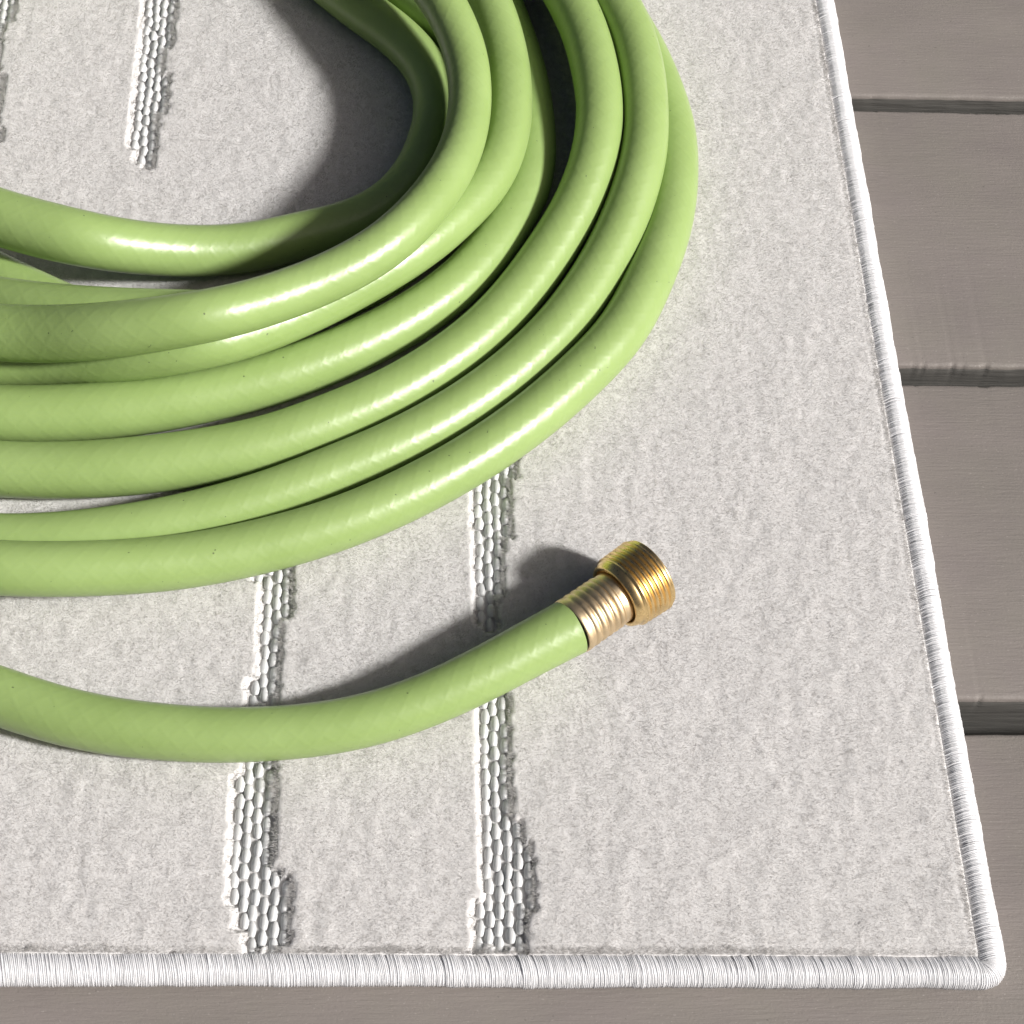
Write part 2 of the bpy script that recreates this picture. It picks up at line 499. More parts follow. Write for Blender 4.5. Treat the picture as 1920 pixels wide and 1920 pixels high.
for (x, y, nxx, nyy) in path:
    far = not (x > -270 and y < 340)
    if gleft <= 0:
        gleft = random.randint(3, 12); goff = random.uniform(-.28, .32); gtilt = random.uniform(-.35, .5); gr = random.uniform(-.06, .08)
    gleft -= 1
    edge_of_group = gleft == 0
    tr = (.44 + gr) if not far else .95
    tr *= random.uniform(.85, 1.15)
    rr = (goff + random.uniform(-.12, .12) - (.14 if edge_of_group and random.random() < .7 else 0)) * (.28 + .72 * np.clip(-np.cos(phi) * .8 + .45, 0, 1))
    s_along = x + y
    fat = (vnoise(np.array([s_along]), np.array([3.0]), 17., 91)[0] - .5) * .55 + (vnoise(np.array([s_along]), np.array([9.0]), 5., 92)[0] - .5) * .3
    fat += .45 * float(np.clip((x - (XE - 22)) / 12, 0, 1) * np.clip((YB(XE) + 22 - y) / 12, 0, 1))
    a_, b_ = 5.85 + rr + fat, 5.2 + rr + fat
    wv = (vnoise(np.array([s_along]), np.array([17.0]), 48., 93)[0] - .5) * .9
    x, y = x + nxx * wv, y + nyy * wv
    px_, py_ = -nyy, nxx                     # direction of travel along the edge
    inner = np.clip(-np.cos(phi) * .5 + .5, 0, 1)
    shift = -(2.3 + gtilt) * inner ** 2 + random.uniform(-.08, .08) + np.sin(phi * 2 + gtilt) * .12
    cxs = x + nxx * np.cos(phi) * a_ + px_ * shift
    cys = y + nyy * np.cos(phi) * a_ + py_ * shift
    czs = 5.6 + np.sin(phi) * b_
    wob = np.random.default_rng(nb + 5).normal(0, .05, NS)
    # thread cross-section frame: radial + along
    th = np.linspace(0, 2 * math.pi, NR, endpoint=False)
    rad = np.stack([nxx * np.cos(phi), nyy * np.cos(phi), np.sin(phi)], -1)
    alo = np.array([px_, py_, 0.0])
    base = np.stack([cxs, cys, czs], -1) + rad * wob[:, None]
    V = base[:, None] + rad[:, None] * (np.cos(th) * tr)[None, :, None] + alo[None, None] * (np.sin(th) * tr)[None, :, None]
    i0 = len(BV) * NS * NR
    BV.append(V.reshape(-1, 3))
    nb += 1
BV = np.concatenate(BV)
q = (np.arange(NS - 1)[:, None] * NR + np.arange(NR)[None])
q2 = (np.arange(NS - 1)[:, None] * NR + (np.arange(NR)[None] + 1) % NR)
one = np.column_stack([q.ravel(), q2.ravel(), q2.ravel() + NR, q.ravel() + NR])
BF = (one[None] + (np.arange(nb) * NS * NR)[:, None, None]).reshape(-1, 4)
# core
cp = edge_path(lambda x, y: 6.0)
CS = 16
th = np.linspace(0, 2 * math.pi, CS, endpoint=False)
CV = np.array([[(x + nx_ * math.cos(t) * 5.3, y + ny_ * math.cos(t) * 5.3, 5.6 + math.sin(t) * 4.7) for t in th] for (x, y, nx_, ny_) in cp]).reshape(-1, 3)
q = (np.arange(len(cp) - 1)[:, None] * CS + np.arange(CS)[None]).ravel()
q2 = (np.arange(len(cp) - 1)[:, None] * CS + (np.arange(CS)[None] + 1) % CS).ravel()
CF = np.column_stack([q, q2, q2 + CS, q + CS])
tag(mesh_np("edge_binding", np.concatenate([BV, CV]), np.concatenate([BF, CF + len(BV)]), mat_bind, parent=rug),
    label="white yarn wound round the rug's edge", kind="stuff")

# ------------------------------------------------------------------ hose
HOSE = {'S1c': [[-135.49,80.0,20.66,10.26],[-140.37,80.25,20.75,10.35],[-145.23,80.63,20.82,10.43],[-150.08,81.31,20.87,10.48],[-154.91,82.31,20.89,10.49],[-159.7,83.59,20.9,10.49],[-164.37,85.04,20.9,10.49],[-168.85,86.63,20.91,10.5],[-173.21,88.37,20.92,10.5],[-177.54,90.25,20.93,10.51],[-181.9,92.27,20.93,10.52],[-186.4,94.48,20.94,10.54],[-191.04,96.89,20.96,10.55],[-195.71,99.44,20.97,10.56],[-200.39,102.05,20.98,10.58],[-205.08,104.66,20.99,10.59],[-209.8,107.28,21.01,10.61],[-214.54,109.91,21.02,10.62],[-219.29,112.57,21.04,10.63],[-224.06,115.24,21.05,10.65],[-228.84,117.94,21.06,10.66],[-233.63,120.65,21.08,10.68],[-238.44,123.37,21.09,10.69]],
'S7': [[36.37,333.59,22.0,11.6],[39.49,326.74,21.96,11.56],[42.59,319.94,21.92,11.51],[45.66,313.2,21.88,11.47],[48.65,306.61,21.84,11.43],[51.54,300.24,21.8,11.39],[54.35,294.01,21.76,11.35],[57.09,287.77,21.71,11.31],[59.76,281.42,21.67,11.27],[62.37,274.87,21.63,11.23],[64.89,268.2,21.59,11.19],[67.28,261.46,21.56,11.15],[69.47,254.73,21.52,11.11],[71.43,248.1,21.48,11.06],[73.17,241.58,21.45,11.01],[74.73,235.06,21.42,10.97],[76.13,228.46,21.4,10.94],[77.41,221.66,21.38,10.92],[78.51,214.64,21.36,10.92],[79.29,207.44,21.34,10.93],[79.66,200.02,21.33,10.93],[79.65,192.51,21.32,10.92],[79.36,185.11,21.3,10.9],[78.84,177.94,21.29,10.88],[78.1,170.9,21.28,10.85],[77.14,163.95,21.27,10.82],[75.95,157.09,21.26,10.79],[74.53,150.35,21.26,10.78],[72.85,143.71,21.26,10.78],[70.92,137.16,21.27,10.81],[68.77,130.73,21.29,10.85],[66.49,124.42,21.3,10.89],[64.14,118.28,21.32,10.92],[61.77,112.34,21.33,10.93],[59.36,106.55,21.34,10.94],[56.85,100.89,21.34,10.94],[54.2,95.4,21.34,10.94],[51.39,90.11,21.34,10.93],[48.35,85.03,21.34,10.93],[45.07,80.16,21.34,10.93],[41.6,75.49,21.34,10.94],[38.0,71.0,21.34,10.94],[34.31,66.65,21.34,10.94],[30.59,62.42,21.33,10.94],[26.9,58.31,21.33,10.93],[23.25,54.33,21.32,10.92],[19.59,50.48,21.3,10.9],[15.9,46.73,21.29,10.89],[12.17,43.08,21.27,10.87],[8.42,39.53,21.26,10.85],[4.64,36.08,21.25,10.83],[0.84,32.72,21.24,10.82],[-2.96,29.45,21.23,10.81],[-6.79,26.28,21.22,10.8],[-10.63,23.2,21.21,10.8],[-14.51,20.21,21.21,10.8],[-18.4,17.3,21.21,10.8],[-22.31,14.48,21.21,10.8],[-26.24,11.75,21.21,10.8],[-30.18,9.1,21.21,10.8],[-34.13,6.54,21.2,10.8],[-38.07,4.06,21.2,10.8],[-41.99,1.68,21.2,10.8],[-45.92,-0.62,21.19,10.79],[-49.85,-2.84,21.18,10.78],[-53.8,-4.99,21.18,10.77],[-57.77,-7.05,21.18,10.76],[-61.74,-9.04,21.17,10.75],[-65.72,-10.93,21.18,10.75],[-69.71,-12.74,21.18,10.75],[-73.69,-14.44,21.19,10.75],[-77.67,-16.04,21.19,10.77],[-81.65,-17.56,21.21,10.78],[-85.65,-18.99,21.22,10.81],[-89.65,-20.36,21.25,10.83],[-93.66,-21.67,21.28,10.84],[-97.67,-22.93,21.32,10.85],[-101.69,-24.15,21.38,10.85],[-105.72,-25.33,21.47,10.85],[-109.76,-26.48,21.6,10.84],[-113.79,-27.59,21.77,10.82],[-117.83,-28.67,21.99,10.8],[-121.86,-29.71,22.26,10.78],[-125.88,-30.7,22.58,10.76],[-129.89,-31.66,22.96,10.74],[-133.88,-32.55,23.39,10.73],[-137.86,-33.38,23.86,10.73],[-141.83,-34.15,24.36,10.73],[-145.8,-34.86,24.89,10.73],[-149.77,-35.52,25.43,10.73],[-153.73,-36.13,25.99,10.73],[-157.68,-36.7,26.54,10.72],[-161.64,-37.21,27.07,10.72],[-165.66,-37.66,27.53,10.71],[-169.73,-38.07,27.98,10.71],[-173.82,-38.4,28.39,10.7],[-177.92,-38.64,28.72,10.69],[-182.02,-38.82,29.02,10.68],[-186.13,-38.93,29.31,10.66],[-190.24,-38.97,29.54,10.66],[-194.34,-38.93,29.74,10.65],[-198.38,-38.84,29.93,10.64],[-202.36,-38.68,30.1,10.64],[-206.34,-38.43,30.21,10.63],[-210.33,-38.12,30.26,10.63],[-214.32,-37.8,30.29,10.63],[-216.32,-37.64,30.3,10.63]],
'S1b': [[-76.85,333.78,21.42,11.02],[-72.16,328.7,21.4,10.99],[-67.5,323.64,21.38,10.95],[-62.92,318.55,21.36,10.93],[-58.53,313.43,21.35,10.91],[-54.41,308.3,21.34,10.9],[-50.47,303.15,21.33,10.89],[-46.59,297.99,21.32,10.9],[-42.67,292.87,21.32,10.9],[-38.57,287.82,21.31,10.9],[-34.28,282.84,21.31,10.91],[-30.0,277.84,21.31,10.91],[-25.95,272.68,21.31,10.91],[-22.25,267.35,21.29,10.89],[-18.88,261.87,21.26,10.87],[-15.83,256.19,21.23,10.83],[-13.2,250.23,21.19,10.79],[-11.09,243.9,21.15,10.75],[-9.49,237.21,21.11,10.71],[-8.35,230.29,21.07,10.66],[-7.6,223.27,21.03,10.62],[-7.2,216.18,21.0,10.57],[-7.14,209.02,20.96,10.52],[-7.48,201.87,20.94,10.47],[-8.24,194.92,20.91,10.43],[-9.47,188.31,20.9,10.42],[-11.13,182.03,20.88,10.43],[-13.17,175.96,20.87,10.44],[-15.45,170.05,20.86,10.46],[-17.9,164.25,20.85,10.46],[-20.53,158.49,20.84,10.43],[-23.35,152.84,20.82,10.39],[-26.35,147.4,20.81,10.35],[-29.54,142.19,20.8,10.32],[-32.93,137.22,20.79,10.32],[-36.52,132.47,20.79,10.33],[-40.26,127.98,20.79,10.35],[-44.1,123.78,20.8,10.38],[-48.01,119.91,20.81,10.4],[-52.0,116.34,20.83,10.42],[-56.09,113.03,20.86,10.43],[-60.27,109.97,20.89,10.45],[-64.52,107.13,20.94,10.46],[-68.83,104.49,21.03,10.48],[-73.23,102.03,21.16,10.5],[-77.72,99.74,21.37,10.52],[-82.26,97.59,21.69,10.54],[-86.83,95.57,22.17,10.55],[-91.4,93.62,22.84,10.57],[-95.95,91.73,23.76,10.59],[-100.49,89.88,24.96,10.6],[-105.01,88.02,26.47,10.61],[-109.5,86.09,28.28,10.61],[-113.91,84.06,30.38,10.62],[-118.17,81.93,32.7,10.63],[-122.29,79.8,35.18,10.64],[-126.35,77.74,37.67,10.65],[-130.5,76.54,39.15,10.67],[-134.75,76.08,39.73,10.69],[-139.06,76.03,39.82,10.7],[-143.37,76.03,39.9,10.71],[-147.68,76.1,39.92,10.7],[-152.02,76.31,39.81,10.69],[-156.36,76.58,39.67,10.68],[-160.72,76.98,39.41,10.67],[-165.1,77.44,39.1,10.67],[-169.49,77.98,38.74,10.67],[-173.91,78.63,38.27,10.68],[-178.36,79.4,37.7,10.69],[-182.83,80.26,37.09,10.7],[-187.33,81.24,36.39,10.71],[-191.87,82.37,35.58,10.72],[-196.46,83.66,34.65,10.74],[-201.07,85.05,33.68,10.76],[-205.73,86.59,32.59,10.77],[-210.44,88.29,31.42,10.8],[-215.19,90.1,30.21,10.82],[-219.98,92.04,28.96,10.84],[-224.81,94.1,27.63,10.87],[-229.69,96.25,26.21,10.9],[-234.65,98.57,24.59,10.93]],
'S4': [[-11.26,332.12,21.68,11.28],[-8.72,324.54,21.63,11.23],[-6.23,317.01,21.59,11.19],[-3.88,309.5,21.54,11.14],[-1.75,302.04,21.5,11.09],[0.19,294.64,21.46,11.05],[2.02,287.31,21.42,11.0],[3.81,280.05,21.38,10.95],[5.57,272.84,21.34,10.9],[7.23,265.67,21.31,10.86],[8.76,258.54,21.28,10.83],[10.15,251.49,21.26,10.81],[11.4,244.48,21.24,10.8],[12.47,237.5,21.22,10.8],[13.34,230.58,21.21,10.79],[14.0,223.71,21.19,10.79],[14.49,216.87,21.18,10.78],[14.85,209.99,21.17,10.76],[15.1,203.03,21.15,10.72],[15.17,196.03,21.14,10.67],[14.93,188.93,21.14,10.65],[14.31,181.67,21.13,10.66],[13.23,174.41,21.13,10.69],[11.55,167.38,21.13,10.72],[9.19,160.65,21.14,10.74],[6.41,154.28,21.14,10.74],[3.59,148.35,21.14,10.74],[0.83,142.85,21.14,10.75],[-2.02,137.52,21.14,10.74],[-5.09,132.17,21.13,10.72],[-8.39,126.82,21.13,10.68],[-11.86,121.63,21.13,10.64],[-15.42,116.74,21.13,10.62],[-19.05,112.22,21.14,10.63],[-22.79,108.0,21.16,10.67],[-26.63,104.01,21.19,10.73],[-30.57,100.21,21.22,10.79],[-34.55,96.59,21.25,10.84],[-38.55,93.14,21.29,10.89],[-42.56,89.89,21.31,10.92],[-46.59,86.83,21.34,10.93],[-50.68,83.93,21.36,10.95],[-54.79,81.15,21.38,10.96],[-58.95,78.45,21.41,10.98],[-63.18,75.81,21.43,11.01],[-67.5,73.23,21.46,11.04],[-71.87,70.75,21.49,11.07],[-76.26,68.38,21.52,11.11],[-80.66,66.12,21.56,11.15],[-85.05,63.98,21.59,11.19],[-89.39,61.97,21.63,11.22],[-93.7,60.11,21.66,11.26],[-98.0,58.37,21.7,11.3],[-102.31,56.72,21.73,11.33],[-106.63,55.15,21.77,11.37],[-110.94,53.65,21.8,11.4],[-115.24,52.21,21.83,11.43],[-119.5,50.83,21.86,11.46],[-123.75,49.52,21.88,11.48],[-128.0,48.26,21.91,11.5],[-132.25,47.08,21.93,11.52],[-136.51,45.97,21.96,11.54],[-140.76,44.93,21.98,11.56],[-144.99,43.98,22.01,11.59],[-149.21,43.1,22.04,11.62],[-153.42,42.3,22.07,11.66],[-157.64,41.57,22.11,11.7],[-161.87,40.91,22.14,11.74],[-166.1,40.32,22.17,11.77],[-170.33,39.79,22.21,11.81],[-174.56,39.34,22.23,11.83],[-178.78,38.96,22.25,11.85],[-182.99,38.65,22.27,11.87],[-187.22,38.41,22.28,11.88],[-191.45,38.24,22.29,11.89],[-195.68,38.13,22.29,11.9],[-199.92,38.08,22.3,11.9],[-204.16,38.09,22.3,11.9],[-208.4,38.18,22.3,11.9],[-212.65,38.34,22.3,11.9],[-216.9,38.56,22.3,11.9],[-221.16,38.81,22.3,11.9],[-225.41,39.06,22.29,11.89],[-227.54,39.18,22.29,11.89]],
'S3': [[-19.92,316.79,37.61,11.01],[-17.47,309.19,37.69,10.96],[-15.04,301.65,37.78,10.91],[-12.64,294.17,37.87,10.87],[-10.26,286.77,37.96,10.84],[-7.9,279.43,38.07,10.83],[-5.65,272.11,38.19,10.82],[-3.64,264.9,38.25,10.8],[-1.92,257.82,38.27,10.77],[-0.45,250.84,38.24,10.73],[0.81,243.88,38.17,10.68],[1.85,236.99,38.08,10.63],[2.69,230.18,38.0,10.59],[3.31,223.42,37.91,10.55],[3.71,216.75,37.78,10.5],[3.89,210.2,37.58,10.46],[3.83,203.76,37.25,10.42],[3.49,197.13,36.96,10.38],[2.82,190.34,36.68,10.34],[1.79,183.56,36.44,10.29],[0.33,176.89,36.25,10.26],[-1.59,170.31,36.12,10.25],[-3.94,163.88,36.05,10.24],[-6.65,157.79,36.05,10.23],[-9.64,152.25,36.12,10.2],[-12.84,147.21,36.24,10.16],[-16.22,142.41,36.4,10.13],[-19.73,137.67,36.61,10.14],[-23.35,132.98,36.83,10.17],[-27.06,128.43,37.08,10.21],[-30.84,124.09,37.31,10.25],[-34.71,119.98,37.49,10.28],[-38.65,116.11,37.63,10.3],[-42.64,112.42,37.72,10.31],[-46.69,108.86,37.79,10.31],[-50.85,105.43,37.78,10.3],[-55.11,102.11,37.71,10.27],[-59.43,98.92,37.6,10.25],[-63.77,95.83,37.47,10.24],[-68.12,92.83,37.32,10.26],[-72.48,89.91,37.18,10.3],[-76.81,87.11,37.05,10.35],[-81.01,84.46,36.99,10.38],[-85.07,81.92,37.02,10.41],[-89.1,79.4,37.18,10.42],[-93.12,76.86,37.5,10.44],[-97.14,74.29,38.01,10.44],[-101.16,71.59,38.85,10.44],[-105.2,68.89,39.85,10.44],[-109.27,66.21,41.02,10.43],[-113.35,63.55,42.34,10.42],[-117.47,61.24,43.39,10.42],[-121.65,59.45,43.93,10.42],[-125.89,58.11,44.04,10.43],[-130.2,57.19,43.73,10.44],[-134.57,56.68,42.98,10.46],[-138.99,56.45,41.97,10.48],[-143.44,56.33,40.9,10.5],[-147.95,56.37,39.72,10.52],[-152.53,56.63,38.35,10.54],[-157.15,57.05,36.9,10.55],[-161.84,57.7,35.23,10.57],[-166.59,58.59,33.34,10.59],[-171.4,59.63,31.33,10.61],[-176.21,60.62,29.45,10.64],[-181.02,61.55,27.7,10.66],[-185.82,62.39,26.16,10.68],[-190.59,63.11,24.85,10.69],[-195.34,63.7,23.78,10.71],[-200.04,64.18,22.94,10.71],[-204.7,64.56,22.32,10.72],[-209.27,64.88,21.88,10.72],[-213.73,65.17,21.58,10.73],[-218.12,65.45,21.39,10.73],[-222.48,65.73,21.26,10.73],[-226.84,65.99,21.18,10.72],[-231.18,66.22,21.12,10.72]],
'S1': [[-99.77,316.01,21.03,10.63],[-95.11,311.46,21.04,10.64],[-90.46,306.93,21.05,10.65],[-85.87,302.37,21.05,10.65],[-81.39,297.76,21.06,10.66],[-77.06,293.11,21.07,10.67],[-72.83,288.4,21.08,10.68],[-68.62,283.73,21.08,10.68],[-64.29,279.13,21.08,10.68],[-59.75,274.65,21.06,10.66],[-55.1,270.24,21.04,10.64],[-50.56,265.72,21.01,10.61],[-46.28,260.93,20.98,10.58],[-42.31,255.86,20.95,10.55],[-38.62,250.52,20.93,10.52],[-35.36,244.81,20.9,10.49],[-32.69,238.54,20.87,10.45],[-30.67,231.6,20.85,10.4],[-29.34,224.22,20.83,10.36],[-28.78,216.79,20.82,10.33],[-29.02,209.5,20.82,10.33],[-29.95,202.33,20.81,10.35],[-31.35,195.38,20.82,10.38],[-33.03,188.78,20.83,10.41],[-34.98,182.53,20.84,10.43],[-37.23,176.57,20.86,10.45],[-39.85,170.93,20.88,10.46],[-42.92,165.58,20.9,10.49],[-46.46,160.53,20.92,10.51],[-50.37,155.91,20.94,10.54],[-54.5,151.86,20.96,10.56],[-58.72,148.49,20.98,10.58],[-63.03,145.74,21.0,10.6],[-67.47,143.44,21.01,10.61],[-72.08,141.43,21.02,10.61],[-76.91,139.68,21.03,10.6],[-81.89,138.16,21.06,10.58],[-86.85,136.71,21.09,10.57],[-91.63,135.15,21.15,10.58],[-96.23,133.48,21.24,10.61],[-100.76,131.78,21.37,10.65],[-105.28,130.19,21.57,10.7],[-109.8,128.79,21.85,10.76],[-114.29,127.56,22.25,10.83],[-118.77,126.41,22.78,10.9],[-123.24,125.3,23.47,10.97],[-127.67,124.2,24.34,11.02],[-132.07,123.11,25.4,11.07],[-136.44,122.01,26.65,11.1],[-140.76,120.88,28.08,11.14],[-145.04,119.73,29.69,11.19],[-149.29,118.57,31.43,11.24],[-153.5,117.42,33.29,11.32],[-157.68,116.32,35.23,11.4],[-161.82,115.28,37.21,11.48],[-165.95,114.36,39.17,11.56],[-170.1,113.71,40.95,11.63],[-174.3,113.44,42.41,11.71],[-178.57,113.61,43.49,11.79],[-182.93,114.26,44.11,11.87],[-187.37,115.32,44.33,11.94],[-191.86,116.58,44.39,12.0],[-196.39,117.93,44.4,12.0],[-200.93,119.37,44.4,12.0],[-205.47,120.89,44.4,12.0],[-210.02,122.53,44.4,12.0],[-214.6,124.34,44.4,12.0],[-219.21,126.31,44.4,12.0],[-223.84,128.39,44.4,12.0],[-228.48,130.53,44.4,12.0],[-233.13,132.66,44.4,12.0]],
'S6': [[37.58,311.0,41.17,11.14],[40.44,304.32,40.99,11.1],[43.27,297.67,40.8,11.06],[46.05,291.04,40.62,11.03],[48.75,284.4,40.44,10.99],[51.38,277.76,40.26,10.95],[53.93,271.1,40.08,10.91],[56.4,264.42,39.9,10.86],[58.73,257.71,39.73,10.82],[60.73,250.99,39.53,10.79],[62.3,244.35,39.23,10.78],[63.48,237.76,38.83,10.77],[64.36,231.2,38.34,10.77],[64.99,224.74,37.8,10.75],[65.38,218.38,37.23,10.73],[65.55,212.05,36.68,10.69],[65.51,205.68,36.13,10.65],[65.32,199.12,35.59,10.63],[64.94,192.4,35.06,10.62],[64.35,185.69,34.54,10.62],[63.46,179.11,34.01,10.62],[62.3,172.89,33.31,10.62],[60.91,167.0,32.41,10.61],[59.33,161.34,31.4,10.62],[57.63,155.82,30.41,10.63],[55.84,150.51,29.43,10.65],[53.95,145.35,28.44,10.67],[51.92,140.22,27.54,10.71],[49.79,135.25,26.57,10.74],[47.53,130.3,25.7,10.78],[45.17,125.39,24.9,10.8],[42.7,120.53,24.2,10.82],[40.13,115.68,23.61,10.83],[37.45,110.84,23.12,10.84],[34.65,106.04,22.72,10.84],[31.76,101.29,22.4,10.84],[28.77,96.63,22.15,10.83],[25.7,92.06,21.94,10.83],[22.53,87.6,21.78,10.82],[19.24,83.24,21.64,10.81],[15.85,78.99,21.53,10.8],[12.39,74.86,21.44,10.8],[8.86,70.85,21.37,10.79],[5.31,66.98,21.31,10.78],[1.76,63.28,21.26,10.77],[-1.83,59.72,21.22,10.76],[-5.47,56.28,21.19,10.75],[-9.14,52.95,21.17,10.74],[-12.85,49.72,21.15,10.74],[-16.64,46.55,21.14,10.73],[-20.54,43.43,21.13,10.72],[-24.53,40.39,21.12,10.71],[-28.56,37.45,21.11,10.71],[-32.62,34.63,21.1,10.7],[-36.7,31.91,21.09,10.69],[-40.79,29.28,21.08,10.68],[-44.83,26.78,21.07,10.67],[-48.79,24.44,21.05,10.66],[-52.72,22.23,21.04,10.64],[-56.66,20.12,21.02,10.62],[-60.6,18.07,21.0,10.6],[-64.55,16.07,20.98,10.58],[-68.51,14.1,20.96,10.56],[-72.49,12.11,20.94,10.54],[-76.55,10.09,20.93,10.52],[-80.65,8.07,20.91,10.5],[-84.75,6.07,20.9,10.47],[-88.85,4.14,20.88,10.45],[-92.96,2.27,20.88,10.44],[-97.12,0.48,20.87,10.43],[-101.33,-1.25,20.87,10.43],[-105.57,-2.9,20.87,10.44],[-109.83,-4.48,20.87,10.45],[-114.05,-5.98,20.87,10.46],[-118.17,-7.37,20.87,10.47],[-122.18,-8.67,20.88,10.48],[-126.16,-9.89,20.88,10.48],[-130.15,-11.05,20.89,10.48],[-134.13,-12.14,20.9,10.48],[-138.13,-13.18,20.91,10.49],[-142.14,-14.16,20.92,10.5],[-146.17,-15.09,20.93,10.52],[-150.22,-15.95,20.95,10.53],[-154.29,-16.76,20.96,10.55],[-158.44,-17.53,20.98,10.57],[-162.73,-18.27,20.99,10.59],[-167.11,-18.96,21.01,10.61],[-171.5,-19.57,21.02,10.63],[-175.88,-20.09,21.04,10.64],[-180.23,-20.5,21.04,10.64],[-184.58,-20.82,21.04,10.64],[-188.93,-21.05,21.03,10.63],[-193.28,-21.18,21.03,10.62],[-197.61,-21.22,21.02,10.61],[-201.83,-21.14,21.02,10.61],[-205.95,-20.95,21.01,10.61],[-210.05,-20.67,21.01,10.6],[-214.14,-20.36,21.01,10.6],[-218.24,-20.04,21.0,10.6],[-220.29,-19.88,21.0,10.6]],
'S5': [[14.41,311.27,41.79,11.39],[17.28,305.02,42.01,11.35],[20.13,298.81,42.23,11.31],[22.92,292.57,42.45,11.27],[25.64,286.37,42.49,11.23],[28.31,280.12,42.37,11.19],[30.89,273.77,42.17,11.15],[33.29,267.31,41.99,11.11],[35.45,260.77,41.83,11.07],[37.36,254.18,41.69,11.03],[39.03,247.51,41.56,10.99],[40.45,240.6,41.44,10.94],[41.61,233.36,41.34,10.9],[42.53,226.01,41.24,10.84],[43.25,218.91,41.04,10.78],[43.8,212.24,40.63,10.7],[44.14,205.85,40.01,10.62],[44.2,199.62,39.21,10.58],[43.93,193.49,38.27,10.59],[43.36,187.48,37.2,10.64],[42.51,181.66,36.03,10.68],[41.4,176.07,34.79,10.71],[40.03,170.66,33.54,10.72],[38.41,165.35,32.31,10.72],[36.59,160.14,31.1,10.72],[34.61,155.04,29.94,10.74],[32.45,150.07,28.82,10.77],[30.11,145.19,27.77,10.82],[27.6,140.37,26.79,10.87],[24.95,135.61,25.88,10.93],[22.2,130.87,25.07,10.99],[19.39,126.14,24.35,11.03],[16.53,121.41,23.72,11.06],[13.61,116.66,23.19,11.07],[10.61,111.91,22.75,11.08],[7.53,107.21,22.39,11.07],[4.38,102.56,22.11,11.07],[1.14,98.02,21.9,11.06],[-2.17,93.6,21.75,11.05],[-5.57,89.34,21.64,11.05],[-9.04,85.25,21.57,11.05],[-12.6,81.33,21.52,11.05],[-16.25,77.54,21.5,11.05],[-19.99,73.9,21.48,11.05],[-23.79,70.39,21.48,11.05],[-27.64,67.01,21.48,11.05],[-31.54,63.76,21.48,11.06],[-35.46,60.64,21.49,11.06],[-39.41,57.64,21.5,11.08],[-43.36,54.75,21.52,11.09],[-47.32,52.0,21.54,11.11],[-51.29,49.38,21.56,11.14],[-55.29,46.9,21.58,11.17],[-59.33,44.53,21.61,11.2],[-63.38,42.25,21.63,11.23],[-67.45,40.05,21.66,11.26],[-71.54,37.91,21.68,11.28],[-75.68,35.8,21.69,11.29],[-79.88,33.72,21.7,11.29],[-84.11,31.7,21.7,11.29],[-88.36,29.77,21.71,11.28],[-92.61,27.95,21.72,11.28],[-96.87,26.27,21.73,11.29],[-101.1,24.75,21.75,11.3],[-105.3,23.39,21.77,11.33],[-109.51,22.15,21.79,11.36],[-113.72,20.99,21.82,11.39],[-117.93,19.91,21.85,11.43],[-122.11,18.88,21.89,11.47],[-126.28,17.92,21.92,11.51],[-130.44,17.03,21.96,11.55],[-134.61,16.2,22.0,11.6],[-138.78,15.43,22.04,11.64],[-142.95,14.72,22.07,11.67],[-147.12,14.07,22.09,11.69],[-151.29,13.49,22.1,11.7],[-155.44,12.97,22.09,11.69],[-159.6,12.51,22.07,11.67],[-163.76,12.11,22.04,11.65],[-167.92,11.78,22.01,11.61],[-172.09,11.52,21.98,11.58],[-176.25,11.33,21.95,11.55],[-180.42,11.22,21.91,11.51],[-184.59,11.17,21.88,11.47],[-188.77,11.19,21.85,11.42],[-192.95,11.27,21.82,11.38],[-197.13,11.41,21.79,11.34],[-201.31,11.61,21.77,11.32],[-205.5,11.86,21.75,11.3],[-209.7,12.19,21.73,11.29],[-213.9,12.57,21.72,11.29],[-218.1,12.98,21.71,11.29],[-222.3,13.39,21.7,11.3],[-224.4,13.59,21.7,11.3]],
